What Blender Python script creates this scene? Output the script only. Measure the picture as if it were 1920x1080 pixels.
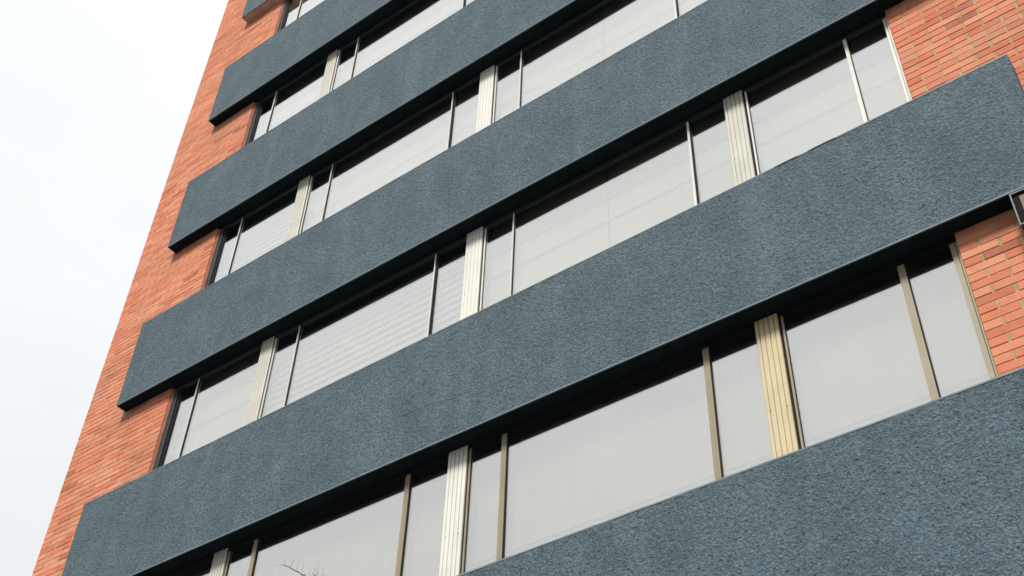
import bpy, bmesh, math, random
from mathutils import Vector, Matrix
random.seed(7)
sc = bpy.context.scene
for o in list(bpy.data.objects): bpy.data.objects.remove(o)

# ------------------------------------------------------------------ camera
# x runs along the facade, y into the building, z up. z = 0 is the underside of the second band from the bottom.
F_PX, CAM = 2290.42, Vector((13.3423, -7.6235, -7.5359))
RIGHT = Vector((0.800795, 0.598072, 0.032209))
DOWN = Vector((-0.393660, 0.566101, -0.724266))
FWD = Vector((-0.451397, 0.567309, 0.688768))
cam_d = bpy.data.cameras.new('camera'); cam = bpy.data.objects.new('camera', cam_d)
sc.collection.objects.link(cam); sc.camera = cam
cam_d.sensor_width = 36; cam_d.lens = F_PX / 1920 * 36; cam_d.clip_end = 3000; cam_d.clip_start = .05
m = Matrix.Identity(4)
for i in range(3):
    m[i][0] = RIGHT[i]; m[i][1] = -DOWN[i]; m[i][2] = -FWD[i]; m[i][3] = CAM[i]
cam.matrix_world = m

# ------------------------------------------------------------------ sky, sun, exposure
SUN_EL, SUN_AZ = 47, 163            # azimuth clockwise from +y: a veiled sun in front of the facade
world = bpy.data.worlds.new('World'); sc.world = world; world.use_nodes = True
nt = world.node_tree; nt.nodes.clear()
N = nt.nodes.new; L = nt.links.new
wo = N('ShaderNodeOutputWorld'); bg = N('ShaderNodeBackground'); bg.inputs['Strength'].default_value = 0.1
sky = N('ShaderNodeTexSky'); sky.sky_type = 'NISHITA'; sky.sun_disc = False
sky.sun_elevation = math.radians(SUN_EL); sky.sun_rotation = math.radians(SUN_AZ)
tc = N('ShaderNodeTexCoord'); sep = N('ShaderNodeSeparateXYZ'); L(tc.outputs['Generated'], sep.inputs[0])
rz = N('ShaderNodeMapRange'); L(sep.outputs['Z'], rz.inputs['Value'])
rz.inputs['From Min'].default_value = 0; rz.inputs['From Max'].default_value = 1
rz.inputs['To Min'].default_value = 0.60; rz.inputs['To Max'].default_value = 1.0      # overcast: darker towards the horizon
cn = N('ShaderNodeTexNoise'); cn.inputs['Scale'].default_value = 1.7; cn.inputs['Detail'].default_value = 4; cn.inputs['Roughness'].default_value = .5
mp = N('ShaderNodeMapping'); mp.inputs['Scale'].default_value = (1, 1, 2.2); L(tc.outputs['Generated'], mp.inputs[0]); L(mp.outputs[0], cn.inputs['Vector'])
cr = N('ShaderNodeMapRange'); L(cn.outputs['Fac'], cr.inputs['Value'])
cr.inputs['From Min'].default_value = .3; cr.inputs['From Max'].default_value = .7
cr.inputs['To Min'].default_value = .93; cr.inputs['To Max'].default_value = 1.05
mu = N('ShaderNodeMath'); mu.operation = 'MULTIPLY'; L(rz.outputs[0], mu.inputs[0]); L(cr.outputs[0], mu.inputs[1])
cl = N('ShaderNodeVectorMath'); cl.operation = 'SCALE'; cl.inputs[0].default_value = (3.06, 3.11, 3.15); L(mu.outputs[0], cl.inputs['Scale'])
mx = N('ShaderNodeMix'); mx.data_type = 'RGBA'; mx.inputs['Factor'].default_value = .985
L(sky.outputs[0], mx.inputs['A']); L(cl.outputs[0], mx.inputs['B'])
L(mx.outputs['Result'], bg.inputs['Color']); L(bg.outputs[0], wo.inputs[0])
sl = bpy.data.lights.new('sun', 'SUN'); sl.energy = 1.5; sl.angle = math.radians(15); sl.color = (1, .94, .86)
so = bpy.data.objects.new('sun', sl); sc.collection.objects.link(so)
az, el = math.radians(SUN_AZ), math.radians(SUN_EL)
sd = Vector((math.sin(az) * math.cos(el), math.cos(az) * math.cos(el), math.sin(el)))
so.rotation_euler = sd.to_track_quat('Z', 'Y').to_euler(); so.location = sd * 60
sc.view_settings.view_transform = 'Standard'; sc.view_settings.look = 'None'
sc.view_settings.gamma = 1; sc.view_settings.use_curve_mapping = False
sc.view_settings.exposure = 1.9
sc.render.engine = 'CYCLES'

# ------------------------------------------------------------------ dimensions
P, H = 3.3, 1.616            # storey height, band height
XR = 12.78                   # bands run from x = 0 to XR
XW0, XJL, XJR, XW1 = -1.064, 1.01, 11.86, 16.5    # brick wall: left corner, left jamb, right jamb, right end
YB, YF, YG = 0.184, 0.222, 0.245                 # brick face, front of mullions, glass face
GROUND = -9.1
TOP = 6 * P + H - P + 0.4    # top of wall (just above the last band)
NB = 7                       # bands 0..6, band i has its underside at (i-1)*P
COURSE, MODULE = 0.0868, 0.33

# ------------------------------------------------------------------ material helpers
def mat(name):
    m = bpy.data.materials.new(name); m.use_nodes = True
    b = m.node_tree.nodes['Principled BSDF']
    return m, m.node_tree, b
def nd(t, kind, **kw):
    n = t.nodes.new(kind)
    for k, v in kw.items():
        if k in n.inputs.keys(): n.inputs[k].default_value = v
        else: setattr(n, k, v)
    return n
def noise(t, vec, scale, detail=2, rough=.5):
    n = nd(t, 'ShaderNodeTexNoise', Scale=scale, Detail=detail, Roughness=rough); t.links.new(vec, n.inputs['Vector']); return n
def ramp(t, fac, stops):
    r = t.nodes.new('ShaderNodeValToRGB'); e = r.color_ramp.elements
    while len(e) < len(stops): e.new(.5)
    for q, (p, c) in zip(e, stops):
        q.position = p; q.color = (c, c, c, 1) if not isinstance(c, tuple) else (*c, 1)
    t.links.new(fac, r.inputs[0]); return r
def math_(t, op, a, b=None):
    n = t.nodes.new('ShaderNodeMath'); n.operation = op
    for i, v in enumerate((a, b)):
        if v is None: continue
        if isinstance(v, (int, float)): n.inputs[i].default_value = v
        else: t.links.new(v, n.inputs[i])
    return n.outputs[0]
def mixc(t, fac, a, b, blend='MIX'):
    n = t.nodes.new('ShaderNodeMix'); n.data_type = 'RGBA'; n.blend_type = blend
    for k, v in (('Factor', fac), ('A', a), ('B', b)):
        s = n.inputs[k]
        if k != 'Factor': s = [q for q in n.inputs if q.name == k and q.type == 'RGBA'][0]
        if isinstance(v, tuple): s.default_value = (*v, 1)
        elif isinstance(v, (int, float)): s.default_value = v
        else: t.links.new(v, s)
    return [q for q in n.outputs if q.type == 'RGBA'][0]
def position(t): return t.nodes.new('ShaderNodeNewGeometry').outputs['Position']

# blue-grey roughcast render of the bands
def stucco_material():
    m, t, b = mat('blue_grey_stucco'); pos = position(t)
    big = noise(t, pos, 1.6, 5, .62)
    mp = nd(t, 'ShaderNodeMapping'); mp.inputs['Scale'].default_value = (2.6, 2.6, .7); t.links.new(pos, mp.inputs[0])
    streak = noise(t, mp.outputs[0], 1.3, 4, .6)
    mid = noise(t, pos, 17, 3, .6)
    grain = noise(t, pos, 62, 2, .65)
    fine = noise(t, pos, 120, 1, .5)
    c = mixc(t, ramp(t, big.outputs['Fac'], [(.35, 0.), (.68, 1.)]).outputs[0], (.048, .077, .095), (.071, .108, .132))
    c = mixc(t, ramp(t, streak.outputs['Fac'], [(.46, 0.), (.72, .6)]).outputs[0], c, (.098, .140, .168))
    # grains: relief shading put into the colour, dark hollows and pale tips
    c = mixc(t, ramp(t, grain.outputs['Fac'], [(.28, .95), (.47, 0.)]).outputs[0], c, (.030, .046, .058))
    c = mixc(t, ramp(t, grain.outputs['Fac'], [(.54, 0.), (.72, .75)]).outputs[0], c, (.135, .178, .200))
    clump = noise(t, pos, 24, 3, .7)
    c = mixc(t, ramp(t, clump.outputs['Fac'], [(.36, .7), (.50, 0.)]).outputs[0], c, (.042, .062, .077))
    c = mixc(t, ramp(t, clump.outputs['Fac'], [(.55, 0.), (.72, .4)]).outputs[0], c, (.115, .152, .172))
    speck = noise(t, pos, 38, 0, .5)
    c = mixc(t, ramp(t, speck.outputs['Fac'], [(.25, .85), (.31, 0.)]).outputs[0], c, (.020, .032, .040))
    pit = noise(t, pos, 21, 1, .5)
    c = mixc(t, ramp(t, pit.outputs['Fac'], [(.20, .9), (.225, 0.)]).outputs[0], c, (.02, .028, .035))
    # hairline cracks on the second band
    sp = nd(t, 'ShaderNodeSeparateXYZ'); t.links.new(pos, sp.inputs[0])
    # pale trowel smears where the render was patched
    sm_n = noise(t, pos, 3.5, 4, .65)
    for x0, z0, z1, w_ in ((6.36, .05, 1.6, .16), (10.25, .1, 1.6, .22), (4.35, P + .3, P + 1.5, .18), (9.35, P + .02, P + .5, .30), (3.0, P, P + 1.1, .12), (5.2, 2 * P, 3 * P, .16), (2.2, 2 * P, 3 * P, .14)):
        dx = math_(t, 'ABSOLUTE', math_(t, 'ADD', math_(t, 'SUBTRACT', sp.outputs['X'], x0), math_(t, 'MULTIPLY', math_(t, 'SUBTRACT', sm_n.outputs['Fac'], .5), .45)))
        k_ = math_(t, 'MAXIMUM', math_(t, 'SUBTRACT', 1., math_(t, 'DIVIDE', dx, w_)), 0.)
        zin = math_(t, 'MULTIPLY', math_(t, 'GREATER_THAN', sp.outputs['Z'], z0), math_(t, 'LESS_THAN', sp.outputs['Z'], z1))
        c = mixc(t, math_(t, 'MULTIPLY', math_(t, 'MULTIPLY', k_, zin), math_(t, 'MULTIPLY', ramp(t, mid.outputs['Fac'], [(.4, 0.), (.62, 1.)]).outputs[0], .45)), c, (.105, .148, .175))
    wob = noise(t, pos, 2.2, 5, .65)
    for zc, sl_, x0, x1, amp, k in ((1.163, -.098, 5.6, 8.4, .16, .8), (4.9, .0, 3.3, 4.6, .3, .4), (1.33 - P, .0, 9.6, 12.4, .35, .35)):
        zl = math_(t, 'SUBTRACT', sp.outputs['Z'], math_(t, 'MULTIPLY', sp.outputs['X'], sl_))
        d = math_(t, 'SUBTRACT', zl, math_(t, 'ADD', math_(t, 'MULTIPLY', math_(t, 'SUBTRACT', wob.outputs['Fac'], .5), amp), zc))
        near = math_(t, 'LESS_THAN', math_(t, 'ABSOLUTE', d), .006)
        inx = math_(t, 'MULTIPLY', math_(t, 'GREATER_THAN', sp.outputs['X'], x0), math_(t, 'LESS_THAN', sp.outputs['X'], x1))
        brk = math_(t, 'GREATER_THAN', noise(t, pos, 3.1, 3, .6).outputs['Fac'], .49)
        c = mixc(t, math_(t, 'MULTIPLY', math_(t, 'MULTIPLY', math_(t, 'MULTIPLY', near, inx), brk), k), c, (.025, .035, .042))
    t.links.new(c, b.inputs['Base Color']); b.inputs['Roughness'].default_value = .85
    b.inputs['Specular IOR Level'].default_value = .25
    v = nd(t, 'ShaderNodeTexVoronoi', Scale=58.); v.feature = 'SMOOTH_F1'; v.inputs['Smoothness'].default_value = .6
    dis = mixc(t, .03, pos, noise(t, pos, 30, 2).outputs['Color'], 'ADD'); t.links.new(dis, v.inputs['Vector'])
    hgt = math_(t, 'ADD', math_(t, 'MULTIPLY', v.outputs['Distance'], -.6), math_(t, 'MULTIPLY', mid.outputs['Fac'], .8))
    hgt = math_(t, 'ADD', hgt, math_(t, 'MULTIPLY', grain.outputs['Fac'], .7))
    hgt = math_(t, 'ADD', hgt, math_(t, 'MULTIPLY', clump.outputs['Fac'], 1.9))
    hgt = math_(t, 'ADD', hgt, math_(t, 'MULTIPLY', fine.outputs['Fac'], .15))
    bp = nd(t, 'ShaderNodeBump', Strength=.8, Distance=.013); t.links.new(hgt, bp.inputs['Height']); t.links.new(bp.outputs[0], b.inputs['Normal'])
    return m
def simple(name, col, rough=.6, var=.15, scale=6., metal=0., bump=0., bscale=80.):
    m, t, b = mat(name); pos = position(t)
    n = noise(t, pos, scale, 4, .6)
    lo = tuple(c * (1 - var) for c in col); hi = tuple(min(1, c * (1 + var)) for c in col)
    t.links.new(mixc(t, ramp(t, n.outputs['Fac'], [(.3, 0.), (.7, 1.)]).outputs[0], lo, hi), b.inputs['Base Color'])
    b.inputs['Roughness'].default_value = rough; b.inputs['Metallic'].default_value = metal
    if bump:
        bp = nd(t, 'ShaderNodeBump', Strength=bump, Distance=.006); t.links.new(noise(t, pos, bscale, 3, .6).outputs['Fac'], bp.inputs['Height'])
        t.links.new(bp.outputs[0], b.inputs['Normal'])
    return m
def brick_material(name, source):
    m, t, b = mat(name); pos = position(t)
    if source == 'object': r = t.nodes.new('ShaderNodeObjectInfo').outputs['Random']
    else:
        a = t.nodes.new('ShaderNodeAttribute'); a.attribute_name = 'tone'; r = a.outputs['Fac']
    cr = ramp(t, r, [(0, (.24, .090, .065)), (.05, (.40, .125, .072)), (.30, (.45, .160, .090)), (.55, (.485, .195, .115)),
                     (.78, (.51, .225, .138)), (.93, (.46, .157, .086)), (1, (.43, .20, .155))])
    n = noise(t, pos, 7, 4, .6); f = noise(t, pos, 70, 3, .6)
    c = mixc(t, ramp(t, n.outputs['Fac'], [(.42, 0.), (.8, .38)]).outputs[0], cr.outputs[0], (.54, .255, .165))
    c = mixc(t, ramp(t, n.outputs['Fac'], [(.22, .4), (.42, 0.)]).outputs[0], c, (.30, .095, .055))
    c = mixc(t, ramp(t, f.outputs['Fac'], [(.28, .4), (.45, 0.)]).outputs[0], c, (.30, .11, .07))
    g = noise(t, pos, 1.1, 3, .6)
    c = mixc(t, ramp(t, g.outputs['Fac'], [(.46, 0.), (.70, .5)]).outputs[0], c, (.30, .15, .095))
    t.links.new(c, b.inputs['Base Color']); b.inputs['Roughness'].default_value = .85; b.inputs['Specular IOR Level'].default_value = .2
    bp = nd(t, 'ShaderNodeBump', Strength=.5, Distance=.005); t.links.new(f.outputs['Fac'], bp.inputs['Height']); t.links.new(bp.outputs[0], b.inputs['Normal'])
    return m
def glass_material():
    m = bpy.data.materials.new('coated_glass'); m.use_nodes = True; t = m.node_tree; t.nodes.clear()
    out = nd(t, 'ShaderNodeOutputMaterial')
    lw = nd(t, 'ShaderNodeLayerWeight', Blend=.5)
    k = math_(t, 'MULTIPLY', math_(t, 'POWER', lw.outputs['Facing'], 3.), .60)
    pos = position(t)
    fac = math_(t, 'ADD', k, .455)
    tr = nd(t, 'ShaderNodeBsdfTransparent'); tr.inputs['Color'].default_value = (.88, .87, .82, 1)
    gl = nd(t, 'ShaderNodeBsdfGlossy', Roughness=.0)
    gloss_tint = noise(t, pos, 1.6, 4, .6)  # uneven warm to cool tint of the gloss colour
    t.links.new(mixc(t, gloss_tint.outputs['Fac'], (1., .99, .965), (.93, .945, .95)), gl.inputs['Color'])
    bp = nd(t, 'ShaderNodeBump', Strength=.05, Distance=.02); t.links.new(noise(t, pos, 1.1, 1).outputs['Fac'], bp.inputs['Height']); t.links.new(bp.outputs[0], gl.inputs['Normal'])
    mx = nd(t, 'ShaderNodeMixShader'); t.links.new(fac, mx.inputs[0]); t.links.new(tr.outputs[0], mx.inputs[1]); t.links.new(gl.outputs[0], mx.inputs[2])
    t.links.new(mx.outputs[0], out.inputs[0]); return m

M = dict(
    stucco=stucco_material(),
    bead=simple('smooth_render_edge', (.100, .138, .160), .75, .15, 5, bump=.3, bscale=40),
    soffit=simple('soffit_shade_dark', (.006, .012, .015), .8, .2, 4),  # shade under the bands put into the colour as a near-black teal
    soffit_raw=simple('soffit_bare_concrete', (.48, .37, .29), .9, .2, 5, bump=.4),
    mortar=simple('mortar', (.28, .225, .13), .95, .2, 14, bump=.6),
    brick=brick_material('brick_single', 'object'), bricks=brick_material('brick_many', 'tone'),
    glass=glass_material(),
    cream_grey=simple('greyed_aluminium', (.42, .42, .37), .4, .1, 4),
    cream=simple('cream_aluminium', (.55, .555, .51), .4, .08, 3),
    sand=simple('sand_aluminium', (.43, .37, .23), .45, .08, 3),
    bronze=simple('olive_bronze_aluminium', (.215, .187, .122), .45, .12, 3),
    pale=simple('pale_aluminium', (.50, .50, .46), .4, .1, 3),
    dark=simple('dark_green_aluminium', (.020, .030, .029), .4, .2, 4),
    gasket=simple('black_rubber', (.010, .010, .010), .7, .1, 4),
    reveal=simple('brown_reveal', (.19, .070, .042), .9, .25, 9, bump=.4),
    interior=simple('interior_plaster', (.16, .14, .12), .9, .1, 1),
    blind=simple('blind_fabric', (.74, .71, .64), .9, .04, 3),
    blind_grey=simple('grey_blind_fabric', (.50, .48, .43), .9, .04, 3),
    hem=simple('blind_hem', (.10, .10, .10), .8, .1, 4),
    lampbody=simple('lamp_black_metal', (.008, .008, .009), .85, .2, 5),
    lamprim=simple('lamp_grey_rim', (.08, .082, .082), .5, .2, 5),
    lampglass=simple('lamp_brown_glass', (.11, .075, .045), .25, .15, 3),
    bark=simple('grey_bark', (.10, .085, .07), .9, .3, 20, bump=.6),
    ground=simple('pavement_concrete', (.10, .098, .092), .9, .2, 1.2, bump=.3),
    road=simple('asphalt', (.05, .05, .052), .9, .2, 3, bump=.5),
    line=simple('road_paint', (.7, .7, .66), .8, .1, 4),
    roof=simple('roof_felt', (.12, .12, .12), .9, .2, 2),
)

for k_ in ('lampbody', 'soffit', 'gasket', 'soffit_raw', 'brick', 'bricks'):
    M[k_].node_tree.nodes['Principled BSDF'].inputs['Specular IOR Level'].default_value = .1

# ------------------------------------------------------------------ object helpers
COL = sc.collection
class Mesh:
    def __init__(s): s.v = []; s.f = []; s.mi = []
    def box(s, x0, x1, y0, y1, z0, z1, mi=0):
        b = len(s.v)
        s.v += [(x0, y0, z0), (x1, y0, z0), (x1, y1, z0), (x0, y1, z0), (x0, y0, z1), (x1, y0, z1), (x1, y1, z1), (x0, y1, z1)]
        for q in ((0, 1, 5, 4), (1, 2, 6, 5), (2, 3, 7, 6), (3, 0, 4, 7), (4, 5, 6, 7), (3, 2, 1, 0)):
            s.f.append(tuple(b + i for i in q)); s.mi.append(mi)
    def prism(s, prof, z0, z1, mi=0):             # profile in x, y (counter-clockwise from above) run up in z
        b = len(s.v); n = len(prof)
        s.v += [(x, y, z0) for x, y in prof] + [(x, y, z1) for x, y in prof]
        for i in range(n):
            j = (i + 1) % n; s.f.append((b + i, b + j, b + n + j, b + n + i)); s.mi.append(mi)
        s.f.append(tuple(b + n + i for i in range(n))); s.mi.append(mi)
        s.f.append(tuple(b + i for i in reversed(range(n)))); s.mi.append(mi)
    def tube(s, pts, rads, n=6, mi=0):
        b = len(s.v); prev = None
        for k, (p, r) in enumerate(zip(pts, rads)):
            p = Vector(p); d = Vector(pts[min(k + 1, len(pts) - 1)]) - Vector(pts[max(k - 1, 0)]); d.normalize()
            u = d.orthogonal().normalized() if prev is None else (prev - d * prev.dot(d)).normalized(); prev = u; w = d.cross(u)
            for i in range(n):
                a = 2 * math.pi * i / n; q = p + (u * math.cos(a) + w * math.sin(a)) * r; s.v.append(tuple(q))
        for k in range(len(pts) - 1):
            for i in range(n):
                j = (i + 1) % n; s.f.append((b + k * n + i, b + k * n + j, b + (k + 1) * n + j, b + (k + 1) * n + i)); s.mi.append(mi)
        s.f.append(tuple(b + i for i in reversed(range(n)))); s.mi.append(mi)
        e = b + (len(pts) - 1) * n; s.f.append(tuple(e + i for i in range(n))); s.mi.append(mi)
    def mesh(s, name, mats, smooth=False):
        me = bpy.data.meshes.new(name); me.from_pydata(s.v, [], s.f); me.update()
        for q in (mats if isinstance(mats, (list, tuple)) else [mats]): me.materials.append(q)
        for p, i in zip(me.polygons, s.mi): p.material_index = i; p.use_smooth = smooth
        return me
def link(name, data, parent=None, loc=(0, 0, 0)):
    o = bpy.data.objects.new(name, data); COL.objects.link(o); o.location = loc
    if parent: o.parent = parent
    return o
def build(name, M_, mats, parent=None, smooth=False, loc=(0, 0, 0)):
    return link(name, M_.mesh(name, mats, smooth), parent, loc)
def tag(o, label=None, cat=None, group=None, kind=None):
    for k, v in (('label', label), ('category', cat), ('group', group), ('kind', kind)):
        if v: o[k] = v
    return o
def empty(name, loc, label, cat, group=None):
    o = link(name, None, None, loc); o.empty_display_size = .3
    return tag(o, label, cat, group)
def project(p):
    q = Vector(p) - CAM; z = q.dot(FWD)
    return 960 + F_PX * q.dot(RIGHT) / z, 540 + F_PX * q.dot(DOWN) / z

# ------------------------------------------------------------------ ground
g = Mesh(); g.box(-400, 400, -400, 400, GROUND - .3, GROUND - .125)
tag(build('ground', g, M['ground']), kind='structure')
g = Mesh(); g.box(-200, 200, -3.6, 10, GROUND - .125 + .002, GROUND)
tag(build('pavement', g, M['ground']), kind='structure')
g = Mesh(); g.box(-200, 200, -12.5, -3.604, GROUND - .124, GROUND - .121)
tag(build('road', g, M['road']), kind='structure')
g = Mesh()
for i in range(-30, 30): g.box(i * 6, i * 6 + 3, -8.1, -7.98, GROUND - .12, GROUND - .117)
tag(build('lane_marking', g, M['line']), kind='structure')

# ------------------------------------------------------------------ the building
B = empty('office_building', (6, 1, GROUND), 'multi-storey office block of orange brick with blue-grey stucco bands between ribbon windows', 'building')
BI = Vector((-6, -1, -GROUND))       # children are given in world coordinates through this offset
def part(name, M_, mats, parent=B, smooth=False):
    o = build(name, M_, mats, parent, smooth)
    if parent is B: o.location = BI
    return o

# body: floors, back walls, roof; everything behind the facade
core = Mesh()
core.box(XW0 + .115, XJL - .002, YB + .118, 11, GROUND, TOP)
core.box(XJR + .002, XW1, YB + .118, 11, GROUND, TOP)
core.box(XJL, XJR, 4.2, 11, GROUND, TOP)
core.box(XJL, XJR, YB + .09, 4.2, GROUND, -P - .004)
part('structure_core', core, M['interior'])
rf = Mesh(); rf.box(XW0 + .12, XW1 - .01, YB + .12, 11, TOP + .002, TOP + .25); part('roof', rf, M['roof'])
sidew = Mesh(); sidew.box(XW0 + .002, XW0 + .115, YB + .12, 11, GROUND, TOP); part('side_wall', sidew, M['bricks'])
lowb = Mesh(); lowb.box(XJL, XJR, YB, YB + .088, GROUND, -P - .004); part('ground_storey_wall', lowb, M['bricks'])

# floor slabs behind each band: the soffit between the band and the windows
for i in range(NB):
    z = (i - 1) * P
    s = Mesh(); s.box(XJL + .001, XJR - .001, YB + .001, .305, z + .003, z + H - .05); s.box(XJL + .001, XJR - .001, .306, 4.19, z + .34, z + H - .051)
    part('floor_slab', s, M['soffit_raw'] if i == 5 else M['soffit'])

# bands
def make_band(i):
    z0 = (i - 1) * P; z1 = z0 + H; nx = 128; nz = 16
    rnd = random.Random(i * 31 + 5)
    wob = [sum(rnd.uniform(-1, 1) * .8 for _ in range(3)) for _ in range(nx + 1)]
    ms = Mesh(); front = []
    for k in range(nz + 1):
        for j in range(nx + 1):
            x = XR * j / nx; z = z0 + .004 + (H - .008) * k / nz; y = .006 + rnd.uniform(-.0025, .0025)
            if k == nz: z += .0035 * wob[j]
            ms.v.append((x, y, z))
    for k in range(nz):
        for j in range(nx):
            a = k * (nx + 1) + j; ms.f.append((a, a + 1, a + nx + 2, a + nx + 1)); ms.mi.append(0)
    b = len(ms.v)       # back edge ring
    for j in range(nx + 1): ms.v.append((XR * j / nx, YB - .001, z0 + .004))
    for j in range(nx + 1): ms.v.append((XR * j / nx, YB - .001, z1 - .004))
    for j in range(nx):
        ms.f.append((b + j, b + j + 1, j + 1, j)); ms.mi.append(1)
        t = nz * (nx + 1) + j; u = b + nx + 1 + j
        ms.f.append((t, t + 1, u + 1, u)); ms.mi.append(0)
    left = [k * (nx + 1) for k in range(nz + 1)]; right = [k * (nx + 1) + nx for k in range(nz + 1)]
    ms.f.append(tuple(left[::1] + [b + nx + 1, b])); ms.mi.append(0)
    ms.f.append(tuple(right[::-1] + [b + nx, b + 2 * nx + 1])); ms.mi.append(0)
    ms.f.append(tuple([b + j for j in range(nx, -1, -1)] + [b + nx + 1 + j for j in range(nx + 1)])); ms.mi.append(0)
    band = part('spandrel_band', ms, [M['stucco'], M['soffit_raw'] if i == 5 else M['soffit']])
    # smooth trowelled arrises
    for (za, zb, pr, nm) in ((z0, z0 + .016, 0.001, 'edge_bead'), (z1 - .016, z1 + .001, .003, 'edge_bead')):
        e = Mesh(); n = 64; rr = random.Random(i * 7 + int(za * 10))
        for j in range(n + 1):
            x = -.001 + (XR + .002) * j / n; w = rr.uniform(-.003, .003)
            e.v += [(x, pr, za + (w * .4 if za == z0 else 0)), (x, pr + .0015, zb + w), (x, .02, zb + w), (x, .02, za + .003)]
        for j in range(n):
            a = 4 * j
            for q in range(4): e.f.append((a + q, a + 4 + q, a + 4 + (q + 1) % 4, a + (q + 1) % 4)); e.mi.append(0)
        e.f.append((0, 1, 2, 3)); e.f.append((4 * n + 3, 4 * n + 2, 4 * n + 1, 4 * n)); e.mi += [0, 0]
        build(nm, e, M['bead'], band)
    return band
for i in range(NB):
    band = make_band(i)
    bead_mat = None
    if i == 1:      # lumps of loose render along the top edge
        for k, (x, l) in enumerate(((10.60, .16), (10.98, .18))):
            lm = Mesh(); n = 9; rr = random.Random(k)
            for j in range(n + 1):
                tt = j / n; hh = (.000 + .008 * math.sin(math.pi * tt)) * rr.uniform(.6, 1.2)
                lm.v += [(x + l * (tt - .5) * 1.6, -.002, H - .012), (x + l * (tt - .5) * 1.6, .004, H + hh * .8), (x + l * (tt - .5) * 1.6, .03, H + hh * .4)]
            for j in range(n):
                a = 3 * j
                for q in range(3): lm.f.append((a + q, a + 3 + q, a + 3 + (q + 1) % 3, a + (q + 1) % 3)); lm.mi.append(0)
            lm.f += [(0, 1, 2), (3 * n + 2, 3 * n + 1, 3 * n)]; lm.mi += [0, 0]
            build('render_lump', lm, M['stucco'], band)

# brick walls: a mortar bed with every brick laid on it
BRICKCACHE = {}
def brick_mesh(w):
    key = round(w, 3)
    if key not in BRICKCACHE:
        h = COURSE - .0052; d = .095; c = .004; ms = Mesh()
        a = [(0, d, 0), (w, d, 0), (w, d, h), (0, d, h)]; b = [(0, c, 0), (w, c, 0), (w, c, h), (0, c, h)]
        f = [(c, 0, c), (w - c, 0, c), (w - c, 0, h - c), (c, 0, h - c)]
        ms.v = a + b + f
        for i in range(4):
            j = (i + 1) % 4; ms.f += [(i, j, 4 + j, 4 + i), (4 + i, 4 + j, 8 + j, 8 + i)]
        ms.f += [(8, 9, 10, 11), (3, 2, 1, 0)]; ms.mi = [0] * len(ms.f)
        BRICKCACHE[key] = ms.mesh('brick', M['brick'])
    return BRICKCACHE[key]
def hidden(x0, x1, z0, z1):      # lies wholly behind a band
    if x0 < .03 or x1 > XR - .03: return False
    i = math.floor((z0) / P)
    return z0 > i * P + .02 and z1 < i * P + H - .12
def in_view(x, z):
    u, v = project((x, YB, z))
    if not (-40 < u < 1960 and -40 < v < 1120): return 0
    # ray to the camera must miss the band in front
    d = (CAM - Vector((x, YB, z))); t = YB / -d.y; q = Vector((x, YB, z)) + d * t
    if 0 < q.x < XR:
        r = q.z - math.floor(q.z / P) * P
        if r < H: return 0
    return 1 if (0 <= u <= 1920 and 0 <= v <= 1080) else .3
walls = {}
allb = []
Z_START = -.188 - COURSE / 2 - COURSE * 102     # courses line up with those seen beside the lowest windows
for side, (xa, xb) in (('l', (XW0, XJL)), ('r', (XJR, XW1))):
    w = Mesh(); w.box(xa + (.004 if side == 'l' else 0), xb - (0.004 if side == 'l' else .004), YB + .0050, YB + .116, GROUND, TOP)
    walls[side] = part('brick_wall', w, M['mortar'])
    rr = random.Random(11 if side == 'l' else 12)
    for k in range(0, 400):
        z = Z_START + k * COURSE
        if z < GROUND + .02: continue
        if z + COURSE > TOP: break
        off = 12.015 if k % 2 == 0 else 12.185
        n0 = math.floor((xa - off) / MODULE)
        for n in range(n0, n0 + 40):
            x0 = max(off + n * MODULE, xa); x1 = min(off + (n + 1) * MODULE, xb)
            if x0 >= xb: break
            if x1 - x0 < .06: continue
            if x0 - xa < .06: x0 = xa
            if xb - x1 < .06: x1 = xb
            jl = .0100 if x0 > xa else 0.; jr = .0100 if x1 < xb else 0.
            X0, X1 = x0 + jl + rr.uniform(-.004, .004) * (jl > 0), x1 - jr + rr.uniform(-.004, .004) * (jr > 0)
            Z0 = z + .0026 + rr.uniform(-.0012, .0012)
            if hidden(X0, X1, Z0, Z0 + COURSE): continue
            y = YB + rr.uniform(-.0025, .0015)
            vis = in_view((X0 + X1) / 2, Z0 + COURSE / 2)
            a, b_, c_ = project((X0, y, Z0)), project((X1, y, Z0)), project((X0, y, Z0 + COURSE))
            area = abs((b_[0] - a[0]) * (c_[1] - a[1]) - (b_[1] - a[1]) * (c_[0] - a[0])) * vis
            allb.append((area, side, X0, X1, y, Z0, rr.random()))
allb.sort(key=lambda q: -q[0])
stuff = {'l': (Mesh(), []), 'r': (Mesh(), [])}
for k, (area, side, X0, X1, y, Z0, r) in enumerate(allb):
    if k < 298 and area > 0:
        o = link('brick', brick_mesh(X1 - X0), walls[side], (X0, y, Z0))
        o.rotation_euler.z = (r - .5) * .012
    else:
        ms, tn = stuff[side]; h = COURSE - .0052
        b = len(ms.v); c = .004
        ms.v += [(X0, y + .095, Z0), (X1, y + .095, Z0), (X1, y + .095, Z0 + h), (X0, y + .095, Z0 + h),
                 (X0, y, Z0), (X1, y, Z0), (X1, y, Z0 + h), (X0, y, Z0 + h)]
        for q in ((0, 1, 5, 4), (1, 2, 6, 5), (2, 3, 7, 6), (3, 0, 4, 7), (4, 5, 6, 7)):
            ms.f.append(tuple(b + i for i in q)); ms.mi.append(0)
        tn += [r] * 8
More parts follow.
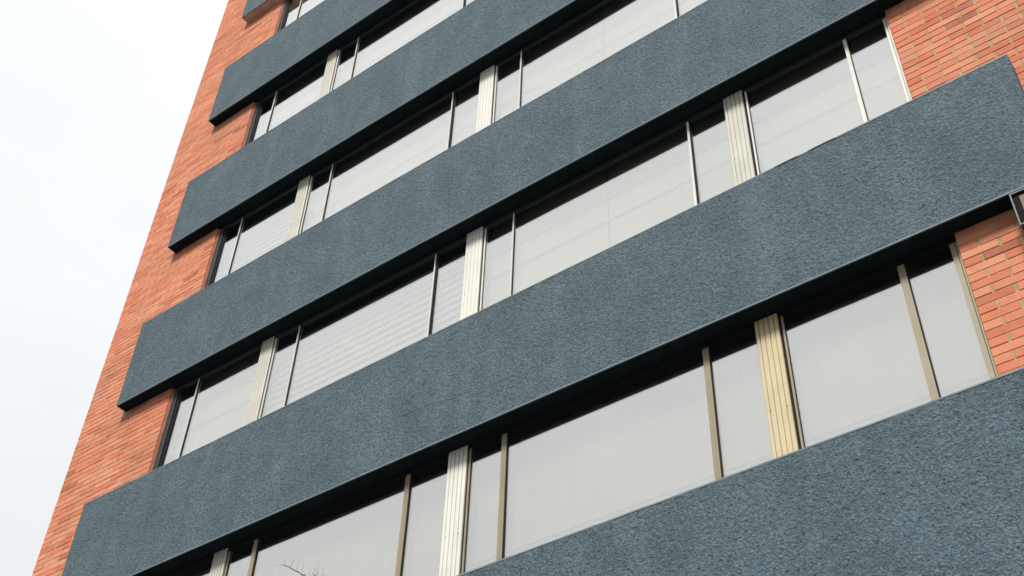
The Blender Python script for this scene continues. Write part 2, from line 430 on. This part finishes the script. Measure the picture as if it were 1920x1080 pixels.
for side, (ms, tn) in stuff.items():
    me = ms.mesh('brick_courses', M['bricks'])
    at = me.attributes.new('tone', 'FLOAT', 'POINT'); at.data.foreach_set('value', tn)
    tag(link('brick_courses', me, walls[side]), kind='stuff')

# ------------------------------------------------------------------ windows
GLASS_CACHE = {}
PIERS = [(2.80, 3.03), (6.355, 6.605), (9.945, 10.175)]
def row_dims(r):
    first = r == 1                      # the lowest row has wider, darker mullions
    return dict(m0=1.55, m1=3.51, m2=5.80 if first else 5.862, m3=7.085 if first else 7.075, m4=9.425 if first else 9.487, m5=11.35 if first else 11.38,
                w=.062 if first else .036, mm=M['bronze'] if first else M['pale'])
def pane(x0, x1, z0, z1, parent, rr):
    ms = Mesh(); ms.box(x0, x1, YG, YG + .008, z0, z1)
    # a hand's breadth of play in the putty: every pane sits a touch differently
    cx, cz = (x0 + x1) / 2, (z0 + z1) / 2; a, b = rr.uniform(-.0022, .0022), rr.uniform(-.0022, .0022)
    ms.v = [(x, y + (x - cx) * a * min(1., .7 / (x1 - x0)) + (z - cz) * b, z) for x, y, z in ms.v]
    return build('pane', ms, M['glass'], parent)
def pier_profile(x0, x1, y0, y1, deep):
    pts = [(x0, y1), (x0, y0 + .006), (x0 + .006, y0)]
    n = 4; w = (x1 - x0)
    for k in range(n):
        c = x0 + w * (.17 + .66 * k / (n - 1)); g, dp = (.0045, .013) if deep else (.0032, .006)
        pts += [(c - g, y0), (c - g * .6, y0 + dp), (c + g * .6, y0 + dp), (c + g, y0)]
    pts += [(x1 - .006, y0), (x1, y0 + .006), (x1, y1)]
    return pts
for r in range(0, 6):
    zt = (r - 1) * P; zb = zt - P + H - .07
    D = row_dims(r); rr = random.Random(100 + r)
    edges = [(XJL, PIERS[0][0], [D['m0']]), (PIERS[0][1], PIERS[1][0], [D['m1'], D['m2']]),
             (PIERS[1][1], PIERS[2][0], [D['m3'], D['m4']]), (PIERS[2][1], XJR, [D['m5']])]
    for bi, (xa, xb, muls) in enumerate(edges):
        fr = Mesh(); w = D['w']
        l, rgt = xa, xb
        fr.box(xa, xb, YF + .006, YG + .05, zt - .052, zt + .002, 3 if r == 1 else 0)       # head rail
        fr.box(xa, xb, YF + .004, YG + .05, zb, zb + .06, 1)               # sill rail
        if bi == 0:                                                        # left jamb: reveal strip then stepped dark profile
            fr.box(xa + .001, xa + .072, YB + .010, YG + .05, zb + .06, zt - .052, 2)
            fr.box(xa + .072, xa + .102, YB + .022, YG + .05, zb + .06, zt - .052, 0)
            fr.box(xa + .108, xa + .140, YB + .026, YG + .05, zb + .06, zt - .052, 0)
            fr.box(xa + .102, xa + .108, YB + .045, YG + .05, zb + .06, zt - .052, 3)
            fr.box(xa + .140, xa + .195, YB + .042, YG + .05, zb + .06, zt - .052, 3); l = xa + .195
        else:                                                              # dark shadow gap and thin light stile beside the pier
            fr.box(xa + .002, xa + .030, YF + .016, YG + .05, zb + .06, zt - .052, 3)
            fr.box(xa + .030, xa + .048, YF + .004, YG + .05, zb + .06, zt - .052, 1)
            fr.box(xa + .048, xa + .055, YF + .018, YG + .05, zb + .06, zt - .052, 3); l = xa + .055
        if bi == 3:
            ww = .075 if r == 1 else .055
            fr.box(xb - ww, xb - .030, YF + .002, YG + .05, zb + .06, zt - .052, 1)
            fr.box(xb - .030, xb - .023, YF + .014, YG + .05, zb + .06, zt - .052, 3)
            fr.box(xb - .023, xb - .002, YF - .006, YG + .05, zb + .06, zt - .052, 1); rgt = xb - ww
        win = part('window', fr, [M['dark'], D['mm'], M['reveal'], M['gasket']])
        xs = [l]
        for mi_, mx_ in enumerate(muls):
            w = D['w']
            if r > 1: w = {(0, 0): .015, (1, 0): .015, (1, 1): .018, (2, 0): .017, (2, 1): .026, (3, 0): .036}[(bi, mi_)]
            ms = Mesh(); ms.box(mx_ - w / 2, mx_ + w / 2, YF, YG + .05, zb + .06, zt - .052, 0)
            gw = .010 if r == 1 else {(1, 1): .032, (2, 1): .020}.get((bi, mi_), .008)
            ms.box(mx_ + w / 2, mx_ + w / 2 + gw, YF + .012, YG + .05, zb + .06, zt - .052, 1)
            if w > .05: ms.box(mx_ - w * .30, mx_ + w * .12, YF - .003, YF - .0005, zb + .06, zt - .054, 0)
            build('mullion', ms, [D['mm'], M['gasket']], win)
            xs += [mx_ - w / 2, mx_ + w / 2 + gw]
        xs.append(rgt)
        for k in range(0, len(xs), 2):
            pane(xs[k], xs[k + 1], zb + .06, zt - .052, win, rr)
    for pi, (x0, x1) in enumerate(PIERS):
        ms = Mesh(); ms.prism(pier_profile(x0, x1, YF - .006, YG + .06, r == 1 or pi == 2), zb, zt + .001)
        cm = M['sand'] if (r == 1 and pi == 2) else M['cream'] if pi == 1 else M['cream_grey']
        pr = part('fluted_pier', ms, cm)
        # screws
        for (fx, fz) in ((.16, .62), (.84, .60)):
            sm = Mesh(); sx = x0 + (x1 - x0) * fx; sz = zt - 1.65 + fz
            sm.tube([(sx + .006, YF - .0055, sz), (sx + .006, YF - .009, sz)], [.006, .005], 6); build('screw', sm, M['gasket'], pr)

# ------------------------------------------------------------------ blinds behind the glass
ROWN = {1: 'lowest', 2: 'second lowest', 3: 'third lowest', 4: 'fourth lowest', 5: 'topmost'}
BAYN = ['left of the leftmost pier', 'between left and middle piers', 'between middle and right piers', 'right of the rightmost pier']
for r in range(1, 6):
    zt = (r - 1) * P; zb = zt - P + H; zh = zt - .015 if r == 1 else zt + .28
    for bi, (xa, xb) in enumerate(((1.15, 2.86), (2.96, 6.42), (6.55, 10.0), (10.12, 11.9))):
        if (r == 4 and bi == 3) or (r == 5 and bi > 0) or (r == 3 and bi == 3): continue
        slat = (r, bi) in ((2, 1), (3, 0))
        nm = 'white slatted blind' if slat else 'grey roller blind' if r == 1 else 'white roller blind'
        t = empty('window_blind', ((xa + xb) / 2, .4, zb), f'{nm} behind the {ROWN[r]} window row, {BAYN[bi]}', 'blind', 'blinds behind the ribbon windows')
        off = -Vector(t.location)
        def bp_(name, ms, mt):
            o = build(name, ms, mt, t); o.location = off; return o
        if slat:
            n = 12
            for k in range(n):
                z = zt - .12 - k * .12
                ms = Mesh(); b = 0
                ms.v = [(xa, .39, z), (xb, .39, z), (xb, .41, z + .085), (xa, .41, z + .085), (xa, .394, z - .003), (xb, .394, z - .003), (xb, .414, z + .082), (xa, .414, z + .082)]
                ms.f = [(0, 1, 2, 3), (7, 6, 5, 4), (0, 4, 5, 1), (2, 6, 7, 3), (0, 3, 7, 4), (1, 5, 6, 2)]; ms.mi = [0] * 6
                bp_('slat', ms, M['blind'])
        else:
            cuts = [xa, xb] if bi in (0, 3) or r == 1 else [xa, (xa + xb) / 2 + .02, xb]
            for a, b in zip(cuts, cuts[1:]):
                ms = Mesh(); n = int((b - a) / .05)
                ph = random.random() * 6
                for j in range(n + 1):
                    x = a + .006 + (b - a - .012) * j / n; y = .41 + .006 * math.sin(j * 1.3 + ph) + random.uniform(-.002, .002)
                    ms.v += [(x, y, zb - .03), (x, y, zh), (x, y + .003, zh), (x, y + .003, zb - .03)]
                for j in range(n):
                    q = 4 * j
                    for e in range(4): ms.f.append((q + e, q + 4 + e, q + 4 + (e + 1) % 4, q + (e + 1) % 4)); ms.mi.append(0)
                ms.f += [(0, 1, 2, 3), (4 * n + 3, 4 * n + 2, 4 * n + 1, 4 * n)]; ms.mi += [0, 0]
                bp_('fabric', ms, M['blind_grey' if r == 1 else 'blind'])
                for hz in ((-.785, -.42) if r > 1 else (-1.33,)):
                    ms = Mesh(); ms.box(a + .01, b - .01, .392, .398, zt + hz - .006, zt + hz + .006); bp_('hem_bar', ms, M['hem'])

# ------------------------------------------------------------------ lamp under the right end of the second band
lx0, lx1, lz0, lz1, ly0, ly1 = 12.40, 12.98, -.395, -.045, -.030, .10
lp = empty('floodlight', (12.7, YB, -.22), 'black square floodlight with brown glass under the right end of a grey band', 'light')
o_ = -Vector(lp.location)
def lpart(name, ms, mt):
    o = build(name, ms, mt, lp); o.location = o_; return o
ms = Mesh(); ms.box(lx0, lx1, ly0 + .02, ly1, lz0, lz1); lpart('housing', ms, M['lampbody'])
ms = Mesh(); f = .007
for (a, b, c, d) in ((lx0 - .004, lx1 + .004, lz1 - f, lz1 + .004), (lx0 - .004, lx1 + .004, lz0 - .004, lz0 + f), (lx0 - .004, lx0 + f, lz0 + f, lz1 - f), (lx1 - f, lx1 + .004, lz0 + f, lz1 - f)):
    ms.box(a, b, ly0, ly0 + .035, c, d)
lpart('rim', ms, M['lamprim'])
ms = Mesh(); ms.box(lx0 + .062, lx1 - .062, ly0 + .008, ly0 + .019, lz0 + .05, lz1 - .05); lpart('glass', ms, M['lampglass'])
ms = Mesh(); ms.box(12.63, 12.75, ly1, YB + .01, -.28, -.16); lpart('bracket', ms, M['lampbody'])

# ------------------------------------------------------------------ bare tree in front of the lowest windows
tr = empty('bare_tree', (7.1, -1.7, GROUND), 'bare grey tree whose twig tips show in front of the lowest windows', 'tree')
o_ = -Vector(tr.location)
rt = random.Random(3)
tk = Mesh(); pts = [(7.1, -1.7, GROUND), (7.12, -1.68, -7.6), (7.02, -1.64, -6.2), (7.05, -1.55, -5.0), (6.95, -1.5, -4.2)]
tk.tube(pts, [.16, .13, .105, .08, .055], 10); q = build('trunk', tk, M['bark'], tr, True); q.location = o_
cw = Mesh()
def limb(a, b, r0, r1, n=6, bend=.12):
    a, b = Vector(a), Vector(b); d = b - a; side = Vector((rt.uniform(-1, 1), rt.uniform(-1, 1), rt.uniform(-.3, .6))) * bend * d.length
    ps = [a + d * (k / n) + side * math.sin(math.pi * k / n) for k in range(n + 1)]
    cw.tube([tuple(p) for p in ps], [r0 + (r1 - r0) * k / n for k in range(n + 1)], 6); return ps
def twigs(ps, n, ln):
    for _ in range(n):
        k = rt.randint(1, len(ps) - 1); p = ps[k]
        e = p + Vector((rt.uniform(-1, 1), rt.uniform(-.8, .8), rt.uniform(.1, 1))).normalized() * ln * rt.uniform(.5, 1)
        limb(p, e, .006, .002, 3)
tip1, tip2 = Vector((5.513, -1., -1.658)), Vector((5.93, -1., -1.885))
p0 = limb((6.95, -1.5, -4.2), (6.35, -1.05, -2.35), .05, .012, 8, .05)
# the two twigs that reach into the picture, with thorns and buds
def twig_to(a, tip, r0, r1, n):
    ps = [a + (tip - a) * (k / n) + Vector((0, 0, .05 * math.sin(math.pi * k / n))) + Vector((rt.uniform(-1, 1), 0, rt.uniform(-1, 1))) * .006 for k in range(n)] + [tip]
    cw.tube([tuple(p) for p in ps], [(r0 + (r1 - r0) * k / n) * (1.35 if k % 3 == 1 else .9) for k in range(n + 1)], 6); return ps
pa = twig_to(p0[-1], tip1, .009, .004, 26)
pb = twig_to(p0[-1], tip2, .008, .004, 18)
for ps in (pa, pb):
    for k in range(len(ps) - 1, 3, -3):
        cw.tube([tuple(ps[k]), tuple(ps[k] + RIGHT * rt.uniform(.01, .05) - DOWN * rt.uniform(.07, .13))], [.0014, .0007], 4)
cw.tube([tuple(tip1), tuple(tip1 - RIGHT * .08)], [.0012, .0006], 4)
for e in ((7.9, -2.2, -3.6), (6.1, -2.3, -3.5), (7.6, -1.0, -3.3), (6.2, -.9, -3.6), (8.2, -1.5, -4.4)):
    ps = limb((7.0, -1.53, -4.7), e, .045, .010, 7); twigs(ps, 9, .5)
q = build('crown', cw, M['bark'], tr, True); q.location = o_
